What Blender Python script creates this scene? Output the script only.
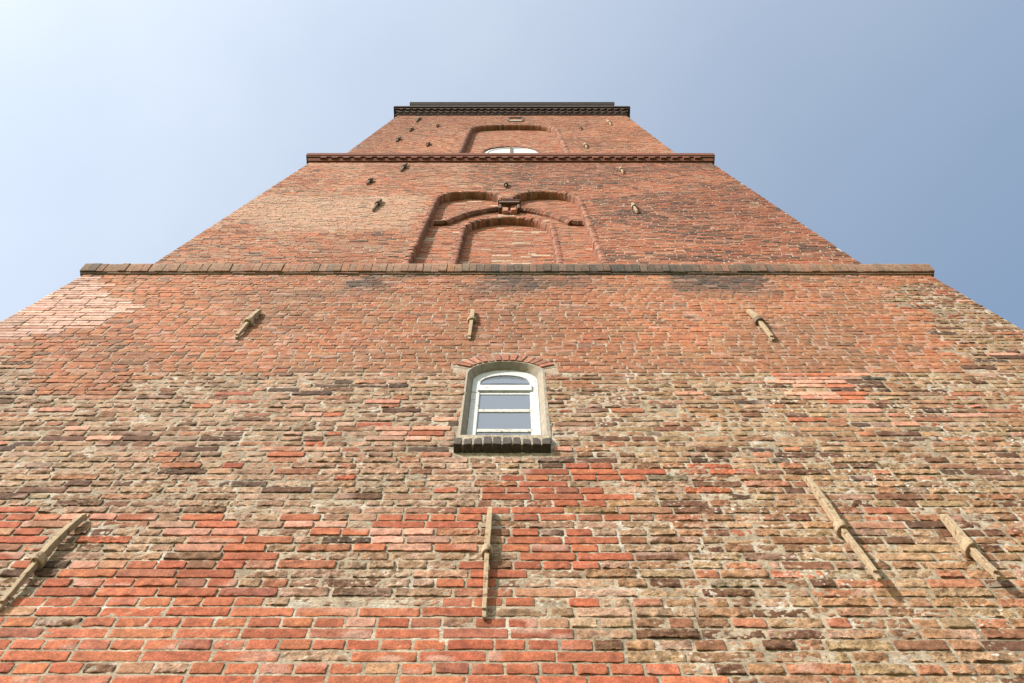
import bpy, math, random
import numpy as np
from mathutils import Matrix, Vector

random.seed(7)
rng = np.random.default_rng(11)
scene = bpy.context.scene
for o in list(bpy.data.objects):
    bpy.data.objects.remove(o)
COL = scene.collection

# ------------------------------------------------------------------ camera
cam_d = bpy.data.cameras.new('camera')
cam = bpy.data.objects.new('camera', cam_d)
COL.objects.link(cam)
cam_d.sensor_width = 36.0
cam_d.lens = 1000.0 * 36.0 / 1024.0
cam_d.clip_start = 0.05
cam_d.clip_end = 5000
_zc = Vector((2.0, 311.5, -1000.0)).normalized()
_xc = (Vector((1, 0, 0)) - _zc * _zc.x).normalized()
_yc = _zc.cross(_xc)
cam.matrix_world = Matrix.Translation((0.075, -2.485, 1.6)) @ Matrix((_xc, _yc, _zc)).to_4x4()
scene.camera = cam

# ------------------------------------------------------------------ sky, sun, exposure
SUN_AZ, SUN_EL = math.radians(49), math.radians(38)      # sun to the left of the wall's normal
sun_vec = Vector((-math.sin(SUN_AZ) * math.cos(SUN_EL), -math.cos(SUN_AZ) * math.cos(SUN_EL), math.sin(SUN_EL)))
world = bpy.data.worlds.new('World')
scene.world = world
world.use_nodes = True
wn = world.node_tree
sky = wn.nodes.new('ShaderNodeTexSky')
sky.sky_type = 'NISHITA'
sky.sun_disc = False
sky.sun_elevation = SUN_EL
sky.sun_rotation = math.atan2(sun_vec.x, sun_vec.y) % (2 * math.pi)
sky.altitude = 0
sky.air_density = 1.8
sky.dust_density = 1.3
sky.ozone_density = 1.0
# thin uneven high haze over the clear sky
_g = wn.nodes.new('ShaderNodeTexCoord').outputs['Generated']
_hn = wn.nodes.new('ShaderNodeTexNoise'); _hn.inputs['Scale'].default_value = 3.5; _hn.inputs['Detail'].default_value = 5
wn.links.new(_g, _hn.inputs['Vector'])
_hr = wn.nodes.new('ShaderNodeMapRange'); wn.links.new(_hn.outputs['Fac'], _hr.inputs[0])
_hr.inputs[1].default_value = 0.3; _hr.inputs[2].default_value = 0.7; _hr.inputs[3].default_value = 0.85; _hr.inputs[4].default_value = 1.15
_hc = wn.nodes.new('ShaderNodeVectorMath'); _hc.operation = 'MULTIPLY_ADD'
_hd = wn.nodes.new('ShaderNodeVectorMath'); _hd.operation = 'DOT_PRODUCT'      # haze is brighter on the sun's side
wn.links.new(_g, _hd.inputs[0]); _hd.inputs[1].default_value = (-math.sin(SUN_AZ), -math.cos(SUN_AZ), 0)
_hs = wn.nodes.new('ShaderNodeMapRange'); _hs.interpolation_type = 'SMOOTHSTEP'; wn.links.new(_hd.outputs['Value'], _hs.inputs[0])
_hs.inputs[1].default_value = -0.6; _hs.inputs[2].default_value = 0.3; _hs.inputs[3].default_value = 0.14; _hs.inputs[4].default_value = 1.4
_hm = wn.nodes.new('ShaderNodeMath'); _hm.operation = 'MULTIPLY'
wn.links.new(_hr.outputs[0], _hm.inputs[0]); wn.links.new(_hs.outputs[0], _hm.inputs[1])
wn.links.new(_hm.outputs[0], _hc.inputs[0]); _hc.inputs[1].default_value = (1.24, 1.06, 0.76)
wn.links.new(sky.outputs[0], _hc.inputs[2])
wn.links.new(_hc.outputs[0], wn.nodes['Background'].inputs[0])
wn.nodes['Background'].inputs[1].default_value = 0.13
sun_d = bpy.data.lights.new('sun', 'SUN')
sun_d.energy = 4.7
sun_d.angle = math.radians(0.5)
sun_d.color = (1.0, 0.955, 0.89)
sun = bpy.data.objects.new('sun', sun_d)
COL.objects.link(sun)
sun.rotation_euler = sun_vec.to_track_quat('Z', 'Y').to_euler()
scene.view_settings.view_transform = 'Standard'
scene.view_settings.look = 'None'
scene.view_settings.gamma = 1.0
scene.view_settings.exposure = 0.6
scene.view_settings.use_curve_mapping = False

# ------------------------------------------------------------------ numeric noise
def _hash(ix, iz, s):
    h = (ix.astype(np.int64) * 374761393 + iz.astype(np.int64) * 668265263 + s * 974711) & 0x7fffffff
    h = (h ^ (h >> 13)) * 1274126177 & 0x7fffffff
    return ((h ^ (h >> 16)) & 0xffff) / 65535.0

def vnoise(x, z, s=0):
    x = np.asarray(x, float); z = np.asarray(z, float)
    ix = np.floor(x); iz = np.floor(z)
    fx = x - ix; fz = z - iz
    fx = fx * fx * (3 - 2 * fx); fz = fz * fz * (3 - 2 * fz)
    a = _hash(ix, iz, s); b = _hash(ix + 1, iz, s); c = _hash(ix, iz + 1, s); d = _hash(ix + 1, iz + 1, s)
    return (a * (1 - fx) + b * fx) * (1 - fz) + (c * (1 - fx) + d * fx) * fz

def fbm(x, z, s=0, o=3):
    t = 0; a = 0.5; n = 0
    for k in range(o):
        t = t + a * vnoise(np.asarray(x) * 2 ** k, np.asarray(z) * 2 ** k, s + k * 17); n += a; a *= 0.5
    return t / n

def inpoly(px, pz, poly):
    c = False; n = len(poly); j = n - 1
    for i in range(n):
        xi, zi = poly[i]; xj, zj = poly[j]
        if (zi > pz) != (zj > pz) and px < (xj - xi) * (pz - zi) / (zj - zi) + xi:
            c = not c
        j = i
    return c

# ------------------------------------------------------------------ materials
def new_mat(name):
    m = bpy.data.materials.new(name); m.use_nodes = True
    nt = m.node_tree
    return m, nt, nt.nodes, nt.links, nt.nodes['Principled BSDF']

def N(nodes, t, **kw):
    n = nodes.new(t)
    for k, v in kw.items():
        setattr(n, k, v)
    return n

def noise_node(nodes, links, vec, scale, detail=4, rough=0.6):
    n = nodes.new('ShaderNodeTexNoise'); n.inputs['Scale'].default_value = scale
    n.inputs['Detail'].default_value = detail; n.inputs['Roughness'].default_value = rough
    if vec is not None: links.new(vec, n.inputs['Vector'])
    return n.outputs['Fac']

def ramp(nodes, links, fac, stops):
    r = nodes.new('ShaderNodeValToRGB')
    el = r.color_ramp.elements
    while len(el) < len(stops): el.new(0.5)
    for e, (p, c) in zip(el, stops):
        e.position = p; e.color = (c, c, c, 1) if not isinstance(c, tuple) else (*c, 1)
    links.new(fac, r.inputs[0])
    return r.outputs[0]

def mixc(nodes, links, a, b, fac, mode='MIX'):
    m = nodes.new('ShaderNodeMix'); m.data_type = 'RGBA'; m.blend_type = mode
    for sock, v in ((m.inputs[0], fac), (m.inputs[6], a), (m.inputs[7], b)):
        if isinstance(v, (int, float)): sock.default_value = v
        elif isinstance(v, tuple): sock.default_value = (*v, 1)
        else: links.new(v, sock)
    return m.outputs[2]

def masonry_mat(name, lime=True, bump=1.0, grain=90.0):
    """colour and wear come from the per-brick attributes, grain from noise"""
    m, nt, nd, lk, p = new_mat(name)
    tc = nd.new('ShaderNodeTexCoord').outputs['Object']
    col = N(nd, 'ShaderNodeVertexColor', layer_name='Col').outputs['Color']
    er = N(nd, 'ShaderNodeAttribute', attribute_name='wear').outputs['Fac']
    n1 = noise_node(nd, lk, tc, grain, 6, 0.7)
    n2 = noise_node(nd, lk, tc, grain * 0.22, 4, 0.6)
    c = mixc(nd, lk, col, ramp(nd, lk, n1, [(0.33, 0.50), (0.5, 1.0), (0.66, 1.42)]), 0.8, 'MULTIPLY')
    c = mixc(nd, lk, c, ramp(nd, lk, n2, [(0.34, 0.66), (0.5, 1.0), (0.66, 1.28)]), 0.7, 'MULTIPLY')
    if lime:
        # lime and mortar smears held in the worn faces, dark pits, lichen
        sm = ramp(nd, lk, noise_node(nd, lk, tc, 34, 6, 0.7), [(0.56, 0.0), (0.66, 1.0)])
        mm = nd.new('ShaderNodeMath'); mm.operation = 'MULTIPLY'; lk.new(sm, mm.inputs[0]); lk.new(er, mm.inputs[1])
        mm2 = nd.new('ShaderNodeMath'); mm2.operation = 'MULTIPLY'; lk.new(mm.outputs[0], mm2.inputs[0]); mm2.inputs[1].default_value = 0.55
        c = mixc(nd, lk, c, (0.38, 0.30, 0.21), mm2.outputs[0])
        pit = ramp(nd, lk, noise_node(nd, lk, tc, 70, 3, 0.5), [(0.30, 1.0), (0.38, 0.0)])
        ea = nd.new('ShaderNodeMath'); ea.operation = 'MULTIPLY_ADD'; ea.use_clamp = True; lk.new(er, ea.inputs[0]); ea.inputs[1].default_value = 0.7; ea.inputs[2].default_value = 0.28
        mp = nd.new('ShaderNodeMath'); mp.operation = 'MULTIPLY'; lk.new(pit, mp.inputs[0]); lk.new(ea.outputs[0], mp.inputs[1])
        c = mixc(nd, lk, c, (0.07, 0.045, 0.03), mp.outputs[0])
    # yellow lichen crusts and white lichen / bird-lime flecks, thicker to the right of the window
    sp = nd.new('ShaderNodeSeparateXYZ'); lk.new(tc, sp.inputs[0])
    mr = nd.new('ShaderNodeMapRange'); lk.new(sp.outputs[0], mr.inputs[0])
    mr.inputs[1].default_value = -1.5; mr.inputs[2].default_value = 1.2; mr.inputs[3].default_value = 0.25; mr.inputs[4].default_value = 1.0
    mz = nd.new('ShaderNodeMapRange'); lk.new(sp.outputs[2], mz.inputs[0])
    mz.inputs[1].default_value = 9.2; mz.inputs[2].default_value = 8.6; mz.inputs[3].default_value = 0.0; mz.inputs[4].default_value = 1.0
    zone = nd.new('ShaderNodeMath'); zone.operation = 'MULTIPLY'; lk.new(mr.outputs[0], zone.inputs[0]); lk.new(mz.outputs[0], zone.inputs[1])
    zw = nd.new('ShaderNodeMath'); zw.operation = 'MULTIPLY'; zw.use_clamp = True; lk.new(zone.outputs[0], zw.inputs[0]); lk.new(er, zw.inputs[1])
    ye = nd.new('ShaderNodeMath'); ye.operation = 'MULTIPLY'
    lk.new(ramp(nd, lk, noise_node(nd, lk, tc, 2.2, 3, 0.6), [(0.46, 0.0), (0.62, 1.0)]), ye.inputs[0])
    lk.new(ramp(nd, lk, noise_node(nd, lk, tc, 30, 5, 0.7), [(0.52, 0.0), (0.66, 1.0)]), ye.inputs[1])
    ye2 = nd.new('ShaderNodeMath'); ye2.operation = 'MULTIPLY'; lk.new(ye.outputs[0], ye2.inputs[0]); lk.new(zw.outputs[0], ye2.inputs[1])
    c = mixc(nd, lk, c, (0.26, 0.18, 0.06), ye2.outputs[0])
    vo = nd.new('ShaderNodeTexVoronoi'); vo.inputs['Scale'].default_value = 26; lk.new(tc, vo.inputs['Vector'])
    wsp = ramp(nd, lk, vo.outputs['Distance'], [(0.20, 1.0), (0.27, 0.0)])
    wh = nd.new('ShaderNodeMath'); wh.operation = 'MULTIPLY'; lk.new(wsp, wh.inputs[0])
    lk.new(ramp(nd, lk, noise_node(nd, lk, tc, 1.8, 4, 0.65), [(0.52, 0.0), (0.60, 1.0)]), wh.inputs[1])
    wh2 = nd.new('ShaderNodeMath'); wh2.operation = 'MULTIPLY'; lk.new(wh.outputs[0], wh2.inputs[0]); lk.new(zw.outputs[0], wh2.inputs[1])
    c = mixc(nd, lk, c, (0.60, 0.57, 0.51), wh2.outputs[0])
    lk.new(c, p.inputs['Base Color'])
    p.inputs['Roughness'].default_value = 0.92
    p.inputs['Specular IOR Level'].default_value = 0.2
    b = nd.new('ShaderNodeBump'); b.inputs['Distance'].default_value = 0.009
    bs = nd.new('ShaderNodeMath'); bs.operation = 'MULTIPLY_ADD'
    lk.new(er, bs.inputs[0]); bs.inputs[1].default_value = 0.7 * bump; bs.inputs[2].default_value = 0.22 * bump
    lk.new(bs.outputs[0], b.inputs['Strength'])
    lk.new(noise_node(nd, lk, tc, grain * 0.8, 5, 0.65), b.inputs['Height'])
    lk.new(b.outputs[0], p.inputs['Normal'])
    return m

M_BRICK = masonry_mat('weathered_brick')
M_MORTAR = masonry_mat('lime_mortar', lime=False, grain=70)
M_STONE = masonry_mat('shaped_brick', lime=False, grain=60)

def simple_mat(name, base, rough=0.8, var=0.35, scale=30, bump=0.3, metal=0.0, dirt=None, dirt_at=0.55):
    m, nt, nd, lk, p = new_mat(name)
    tc = nd.new('ShaderNodeTexCoord').outputs['Object']
    n1 = noise_node(nd, lk, tc, scale, 6, 0.65)
    c = mixc(nd, lk, base, ramp(nd, lk, n1, [(0.25, 1 - var), (0.5, 1.0), (0.75, 1 + var)]), 1.0, 'MULTIPLY')
    if dirt:
        d = ramp(nd, lk, noise_node(nd, lk, tc, scale * 0.8, 6, 0.7), [(dirt_at, 0.0), (dirt_at + 0.06, 1.0)])
        c = mixc(nd, lk, c, dirt, d)
    lk.new(c, p.inputs['Base Color'])
    p.inputs['Roughness'].default_value = rough
    p.inputs['Metallic'].default_value = metal
    p.inputs['Specular IOR Level'].default_value = 0.3
    b = nd.new('ShaderNodeBump'); b.inputs['Strength'].default_value = bump; b.inputs['Distance'].default_value = 0.004
    lk.new(noise_node(nd, lk, tc, scale * 2.5, 4, 0.6), b.inputs['Height']); lk.new(b.outputs[0], p.inputs['Normal'])
    return m

M_WHITE = simple_mat('peeling_white_paint', (0.56, 0.56, 0.56), 0.6, 0.15, 24, 0.5, dirt=(0.32, 0.28, 0.22), dirt_at=0.57)
M_BAR = simple_mat('worn_glazing_bar', (0.52, 0.50, 0.46), 0.7, 0.3, 30, 0.4, dirt=(0.24, 0.17, 0.11), dirt_at=0.58)
M_PLASTER = simple_mat('grey_plaster', (0.31, 0.265, 0.21), 0.95, 0.3, 18, 0.6, dirt=(0.27, 0.20, 0.08), dirt_at=0.62)
M_SILL = simple_mat('tarred_sill_brick', (0.06, 0.045, 0.035), 0.8, 0.5, 40, 0.7, dirt=(0.22, 0.17, 0.12), dirt_at=0.64)
M_IRON_PALE = simple_mat('flaking_ochre_iron', (0.37, 0.275, 0.175), 0.9, 0.28, 30, 0.5, dirt=(0.17, 0.10, 0.055), dirt_at=0.565)
M_IRON_DARK = simple_mat('rusty_dark_iron', (0.14, 0.095, 0.06), 0.85, 0.4, 20, 0.6, dirt=(0.35, 0.24, 0.13), dirt_at=0.6)
M_CORBEL = simple_mat('dark_corbel_stone', (0.12, 0.06, 0.04), 0.85, 0.4, 10, 0.6)
M_COPPER = simple_mat('weathered_coping', (0.05, 0.033, 0.024), 0.8, 0.4, 4, 0.4, dirt=(0.03, 0.034, 0.028), dirt_at=0.6)

m, nt, nd, lk, p = new_mat('window_glass')
p.inputs['Base Color'].default_value = (0.15, 0.168, 0.20, 1)
p.inputs['Roughness'].default_value = 0.06
p.inputs['IOR'].default_value = 1.52
p.inputs['Specular IOR Level'].default_value = 1.0
_tc = nd.new('ShaderNodeTexCoord').outputs['Object']
M_GLASS = m

# plain brick for the three sides of the tower that face away
m, nt, nd, lk, p = new_mat('side_brick')
tc = nd.new('ShaderNodeTexCoord').outputs['Object']
sx = nd.new('ShaderNodeSeparateXYZ'); lk.new(tc, sx.inputs[0])
ad = nd.new('ShaderNodeMath'); ad.operation = 'ADD'; lk.new(sx.outputs[0], ad.inputs[0]); lk.new(sx.outputs[1], ad.inputs[1])
cx = nd.new('ShaderNodeCombineXYZ'); lk.new(ad.outputs[0], cx.inputs[0]); lk.new(sx.outputs[2], cx.inputs[1])
bt = nd.new('ShaderNodeTexBrick'); lk.new(cx.outputs[0], bt.inputs['Vector'])
bt.inputs['Color1'].default_value = (0.36, 0.14, 0.08, 1); bt.inputs['Color2'].default_value = (0.24, 0.13, 0.08, 1)
bt.inputs['Mortar'].default_value = (0.42, 0.34, 0.25, 1); bt.inputs['Scale'].default_value = 1.0
bt.inputs['Brick Width'].default_value = 0.285; bt.inputs['Row Height'].default_value = 0.083; bt.inputs['Mortar Size'].default_value = 0.007
lk.new(mixc(nd, lk, bt.outputs['Color'], ramp(nd, lk, noise_node(nd, lk, tc, 3, 6, 0.7), [(0.3, 0.6), (0.7, 1.3)]), 0.8, 'MULTIPLY'), p.inputs['Base Color'])
p.inputs['Roughness'].default_value = 0.95
b = nd.new('ShaderNodeBump'); b.inputs['Strength'].default_value = 0.6; b.inputs['Distance'].default_value = 0.01
b.invert = True
lk.new(bt.outputs['Fac'], b.inputs['Height']); lk.new(b.outputs[0], p.inputs['Normal'])
M_SIDE = m

# ------------------------------------------------------------------ mesh buffer
class Buf:
    def __init__(self):
        self.v = []; self.f = []; self.c = []; self.w = []; self.m = []; self.n = 0

    def add(self, v, f, c, w=0.0, mat=0):
        v = np.asarray(v, float).reshape(-1, 3); k = len(v)
        f = np.asarray(f, int).reshape(-1, 4)
        c = np.asarray(c, float)
        if c.ndim == 1: c = np.tile(c[:3], (k, 1))
        w = np.full(k, w, float) if np.ndim(w) == 0 else np.asarray(w, float)
        self.v.append(v); self.f.append(f + self.n); self.c.append(c); self.w.append(w)
        self.m.append(np.full(len(f), mat, int)); self.n += k

    def box(self, x0, x1, y0, y1, z0, z1, c=(0.3, 0.15, 0.1), w=0.0, mat=0, jit=0.0, skew=0.0):
        v = np.array([[x, y, z] for z in (z0, z1) for y in (y0, y1) for x in (x0, x1)], float)
        v[4:, 0] += skew
        if jit: v += rng.uniform(-jit, jit, v.shape)
        self.add(v, [[0, 1, 5, 4], [1, 3, 7, 5], [3, 2, 6, 7], [2, 0, 4, 6], [4, 5, 7, 6], [0, 2, 3, 1]], c, w, mat)

    def build(self, name, mats, parent=None, smooth=True, angle=50, bevel=0.0):
        V = np.concatenate(self.v); F = np.concatenate(self.f); Cc = np.concatenate(self.c)
        Wr = np.concatenate(self.w); Mi = np.concatenate(self.m)
        if parent is not None: V = V - np.array(WLOC[parent.name])
        me = bpy.data.meshes.new(name)
        me.vertices.add(len(V)); me.vertices.foreach_set('co', V.ravel())
        me.loops.add(F.size); me.loops.foreach_set('vertex_index', F.ravel())
        me.polygons.add(len(F))
        me.polygons.foreach_set('loop_start', np.arange(len(F)) * 4)
        me.polygons.foreach_set('loop_total', np.full(len(F), 4))
        me.polygons.foreach_set('material_index', Mi)
        me.update(calc_edges=True)
        ca = me.color_attributes.new('Col', 'FLOAT_COLOR', 'POINT')
        ca.data.foreach_set('color', np.concatenate([Cc, np.ones((len(Cc), 1))], 1).ravel())
        wa = me.attributes.new('wear', 'FLOAT', 'POINT'); wa.data.foreach_set('value', Wr)
        for mt in (mats if isinstance(mats, (list, tuple)) else [mats]): me.materials.append(mt)
        me.validate()
        if not smooth:
            me.polygons.foreach_set('use_smooth', np.zeros(len(me.polygons), bool))
        if smooth:
            me.polygons.foreach_set('use_smooth', np.ones(len(me.polygons), bool))
            me.set_sharp_from_angle(angle=math.radians(angle))
        o = bpy.data.objects.new(name, me); COL.objects.link(o)
        if parent is not None:
            o.parent = parent; WLOC[o.name] = WLOC[parent.name]
        else: WLOC[o.name] = (0, 0, 0)
        if bevel:
            bv = o.modifiers.new('bevel', 'BEVEL'); bv.width = bevel; bv.segments = 2; bv.limit_method = 'ANGLE'
        return o

WLOC = {}
def empty(name, loc, label=None, cat=None):
    o = bpy.data.objects.new(name, None); o.location = loc; o.empty_display_size = 0.5; COL.objects.link(o)
    WLOC[o.name] = loc
    if label: o['label'] = label
    if cat: o['category'] = cat
    return o

def sweep(path, profile_fn, caps=True):
    """quad tube: path Nx3 points, profile_fn(i) -> Kx3 ring"""
    rings = [profile_fn(i) for i in range(len(path))]
    K = len(rings[0]); v = np.concatenate(rings); f = []
    for i in range(len(path) - 1):
        for k in range(K):
            a = i * K + k; b2 = i * K + (k + 1) % K
            f.append([a, b2, b2 + K, a + K])
    return v, f

# ------------------------------------------------------------------ the brick layer
def lay_bricks(buf, bricks, cell, ox=0.0):
    """bricks: list of (x0,x1,z0,z1,y,(r,g,b),wear,yoff,seed). Each gets its own gridded, worn face."""
    groups = {}
    for bk in bricks:
        nu = max(1, int(round((bk[1] - bk[0]) / cell))); nv = max(1, int(round((bk[3] - bk[2]) / cell)))
        if cell < 0.05: nv = max(nv, 3); nu = max(nu, 4)
        groups.setdefault((nu, nv), []).append(bk)
    for (nu, nv), L in groups.items():
        A = np.array([[b[0], b[1], b[2], b[3], b[4], b[6], b[7]] for b in L], float)
        Cb = np.array([b[5] for b in L], float)
        Bn = len(L)
        us = np.linspace(0, 1, nu + 1); vs = np.linspace(0, 1, nv + 1)
        if nu > 3: us[1] *= 0.45; us[-2] = 1 - (1 - us[-2]) * 0.45
        if nv > 2: vs[1] *= 0.55; vs[-2] = 1 - (1 - vs[-2]) * 0.55
        UU, VV = np.meshgrid(us, vs); UU = UU.ravel(); VV = VV.ravel(); P = len(UU)
        x0, x1, z0, z1, y, wear, yo = [A[:, i][:, None] for i in range(7)]
        X = x0 + (x1 - x0) * UU; Z = z0 + (z1 - z0) * VV
        eu = np.minimum(UU, 1 - UU)[None] * (x1 - x0); ev = np.minimum(VV, 1 - VV)[None] * (z1 - z0)
        edge = ((UU < 1e-6) | (UU > 1 - 1e-6) | (VV < 1e-6) | (VV > 1 - 1e-6))[None]
        corner = (((UU < 1e-6) | (UU > 1 - 1e-6)) & ((VV < 1e-6) | (VV > 1 - 1e-6)))[None]
        sd = np.array([b[8] for b in L], float)[:, None]
        if cell < 0.05:
            n1 = fbm(X * 28 + sd * 3.1, Z * 28 + sd * 1.7, 3, 3)
            n2 = fbm(X * 70 + sd, Z * 70, 9, 2)
            n3 = vnoise(X * 45 + sd * 2, Z * 45 + sd, 21)
            n4 = vnoise(X * 9 + sd * 5, Z * 16 + sd * 3, 27)
            bl = np.clip((n4 - .5) * 4, 0, 1) * np.clip(np.sin(sd * 7.7) * 1.6 - .5, 0, 1) * .55      # efflorescence on some bricks
            ins = (0.0010 + wear * 0.0062) * n3 + np.clip((vnoise(X * 19 + sd * 4, Z * 19 + sd, 37) - .70) * 4, 0, 1) * .009 + corner * (0.001 + wear * 0.006)
            sgx = np.where(UU < 0.5, 1, -1)[None]; sgz = np.where(VV < 0.5, 1, -1)[None]
            onx = ((UU < 1e-6) | (UU > 1 - 1e-6))[None]; onz = ((VV < 1e-6) | (VV > 1 - 1e-6))[None]
            X2 = X + onx * sgx * ins; Z2 = Z + onz * sgz * ins * 0.9
            lam = vnoise(X * 7 + sd, Z * 85 + sd * 2, 33) - .5
            dep = wear * ((n1 - 0.44) * 0.015 + (n2 - 0.5) * 0.011 + lam * .005) + (n1 - 0.5) * 0.0028 + (n2 - .5) * .0012 + edge * (0.0006 + wear * 0.0024)
            Y2 = y + yo + dep
            sh = 1 + (n1 - 0.5) * (0.5 + 0.5 * wear) + (n2 - 0.5) * (.25 + 0.35 * wear)
        else:
            X2 = X + (vnoise(X * 50 + sd, Z * 50, 4) - 0.5) * 0.008; Z2 = Z + (vnoise(X * 50 + sd, Z * 50, 6) - 0.5) * 0.006
            Y2 = y + yo + (vnoise(X * 20 + sd, Z * 20, 8) - 0.5) * 0.006
            sh = np.ones_like(X); bl = np.zeros_like(X)
        Vf = np.stack([X2, Y2, Z2], -1)                               # B,P,3
        # boundary ring, skirt back into the bed
        ring = [i for i in range(nu + 1)] + [(j + 1) * (nu + 1) - 1 for j in range(1, nv + 1)] \
             + [nv * (nu + 1) + i for i in range(nu - 1, -1, -1)] + [j * (nu + 1) for j in range(nv - 1, 0, -1)]
        Rn = len(ring)
        Vs = Vf[:, ring].copy(); Vs[..., 1] = (y + 0.03)
        V = np.concatenate([Vf, Vs], 1); T = P + Rn
        q = [[j * (nu + 1) + i, j * (nu + 1) + i + 1, (j + 1) * (nu + 1) + i + 1, (j + 1) * (nu + 1) + i] for j in range(nv) for i in range(nu)]
        q += [[ring[(k + 1) % Rn], ring[k], P + k, P + (k + 1) % Rn] for k in range(Rn)]
        q = np.array(q)
        F = (q[None] + (np.arange(Bn) * T)[:, None, None]).reshape(-1, 4)
        Cv = np.array((.83, .79, .72)) * Cb[:, None, :] * np.concatenate([sh, sh[:, ring]], 1)[..., None]
        BL = np.concatenate([bl, bl[:, ring]], 1)[..., None]; Cv = Cv * (1 - BL) + np.array((.47, .30, .235)) * BL
        Wv = np.repeat(wear, T, 1)
        buf.add(V.reshape(-1, 3), F, np.clip(Cv, 0.005, 0.9).reshape(-1, 3), Wv.ravel(), 0)

def mortar_sheet(buf, xs, zs, yfun, colfun, hole=None):
    X, Z = np.meshgrid(xs, zs); nx, nz = len(xs), len(zs)
    Y = yfun(X, Z); Cc = colfun(X, Z)
    V = np.stack([X, Y, Z], -1).reshape(-1, 3)
    I = np.arange(nx * nz).reshape(nz, nx)
    F = np.stack([I[:-1, :-1], I[:-1, 1:], I[1:, 1:], I[1:, :-1]], -1)
    if hole is not None:
        cxm = (X[:-1, :-1] + X[1:, 1:]) / 2; czm = (Z[:-1, :-1] + Z[1:, 1:]) / 2
        F = F[~hole(cxm, czm)]
    buf.add(V, F.reshape(-1, 4), Cc.reshape(-1, 3), 0.6, 1)

def pick(pal):
    r = random.random() * sum(p[0] for p in pal)
    for p in pal:
        r -= p[0]
        if r <= 0: break
    k = random.uniform(0.86, 1.14)
    return tuple(c * k * random.uniform(0.96, 1.04) for c in p[1])

RED = [(4, (.42, .135, .075)), (3, (.38, .112, .062)), (2, (.45, .155, .08)), (.8, (.36, .13, .085)), (0.8, (.42, .22, .14)), (0.35, (.27, .125, .08))]
PALE = [(3, (.58, .31, .235)), (2, (.54, .26, .19)), (1.5, (.46, .155, .085)), (0.6, (.46, .26, .20))]
TAN = [(4, (.43, .275, .195)), (3, (.40, .24, .165)), (2.2, (.33, .195, .13)), (1.0, (.20, .105, .065)), (0.3, (.12, .065, .043)), (0.9, (.39, .175, .11)), (0.3, (.41, .115, .06)), (0.3, (.33, .23, .165))]
RUST = [(3.4, (.37, .205, .12)), (3.4, (.37, .24, .15)), (2, (.29, .155, .095)), (1.4, (.17, .08, .05)), (0.4, (.115, .06, .04)), (1.6, (.39, .17, .10)), (0.2, (.41, .125, .065)), (0.15, (.20, .15, .11))]
BAND = [(4, (.42, .175, .095)), (3, (.40, .155, .085)), (2, (.37, .19, .115)), (1, (.32, .145, .09)), (0.5, (.25, .135, .09))]
UPPER = [(4, (.43, .165, .09)), (3, (.40, .15, .082)), (2, (.41, .21, .135)), (1.4, (.25, .11, .07)), (0.8, (.14, .08, .055)), (0.8, (.46, .27, .19))]

D_MAIN = [(-2.271, 5.604), (-2.123, 5.734), (-2.022, 5.946), (-1.262, 6.036), (-1.152, 5.606), (-0.755, 5.557), (-0.123, 5.575), (-0.138, 5.921), (0.106, 5.922), (0.151, 5.694), (0.217, 5.559), (0.256, 5.408), (0.367, 5.296), (0.422, 5.188), (0.672, 5.1), (0.818, 5.002), (0.9, 4.2), (-2.769, 4.2), (-3.184, 5.602)]
D_LEFT = [(-3.539, 6.522), (-2.505, 6.524), (-2.362, 6.385), (-2.394, 6.167), (-2.448, 5.965), (-3.184, 5.963)]
PALES = [
 [(-2.223, 6.501), (-1.507, 6.502), (-1.453, 6.308), (-1.385, 6.308), (-1.245, 6.066), (-1.595, 6.065), (-1.603, 6.168), (-1.759, 6.33), (-2.335, 6.385)],
 [(-1.228, 6.468), (-0.915, 6.468), (-0.831, 6.287), (-0.257, 6.288), (-0.192, 6.038), (-0.665, 6.037), (-0.74, 6.201), (-1.073, 6.201), (-1.18, 6.331)],
 [(-1.462, 6.211), (-1.166, 6.201), (-1.148, 6.036), (-1.412, 6.036)],
 [(2.019, 8.778), (2.588, 8.779), (2.49, 8.467), (1.943, 8.466)],
 [(2.144, 8.402), (2.665, 8.403), (2.532, 8.159), (2.043, 8.158)],
 [(-0.837, 7.708), (-0.476, 7.709), (-0.459, 7.507), (-0.842, 7.506)],
 [(-3.256, 8.032), (-3.013, 8.109), (-2.949, 7.957), (-3.255, 7.956)]]
REDS = [[(-0.619, 6.469), (-0.285, 6.469), (-0.195, 6.3), (-0.676, 6.299)], [(-0.248, 6.589), (-0.1, 6.589), (-0.089, 6.256), (-0.229, 6.256)]]
MIX4 = [(-0.036, 7.021), (0.839, 7.167), (0.83, 6.628), (0.572, 5.971), (0.298, 5.875), (0.106, 5.97), (-0.024, 6.389)]
DARK9 = [(2.408, 8.944), (2.989, 8.945), (2.737, 8.446), (2.277, 8.361)]
BANDP = [(-4.31, 9.756), (-3.304, 8.288), (-2.733, 8.289), (-2.75, 8.80), (3.575, 8.80), (3.653, 9.627), (3.943, 10.569), (3.701, 10.93), (4.067, 11.524), (4.5, 11.75), (4.6, 12.2), (-4.6, 12.2), (-4.02, 11.3), (-3.96, 11.03), (-3.51, 10.73), (-3.67, 10.29), (-3.86, 9.9)]
PALE_CORNER = [(-4.7, 9.55), (-4.2, 9.6), (-3.75, 9.906), (-3.55, 10.285), (-3.40, 10.732), (-3.959, 11.028), (-4.018, 11.303), (-4.4, 11.9), (-4.7, 11.9)]

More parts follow.
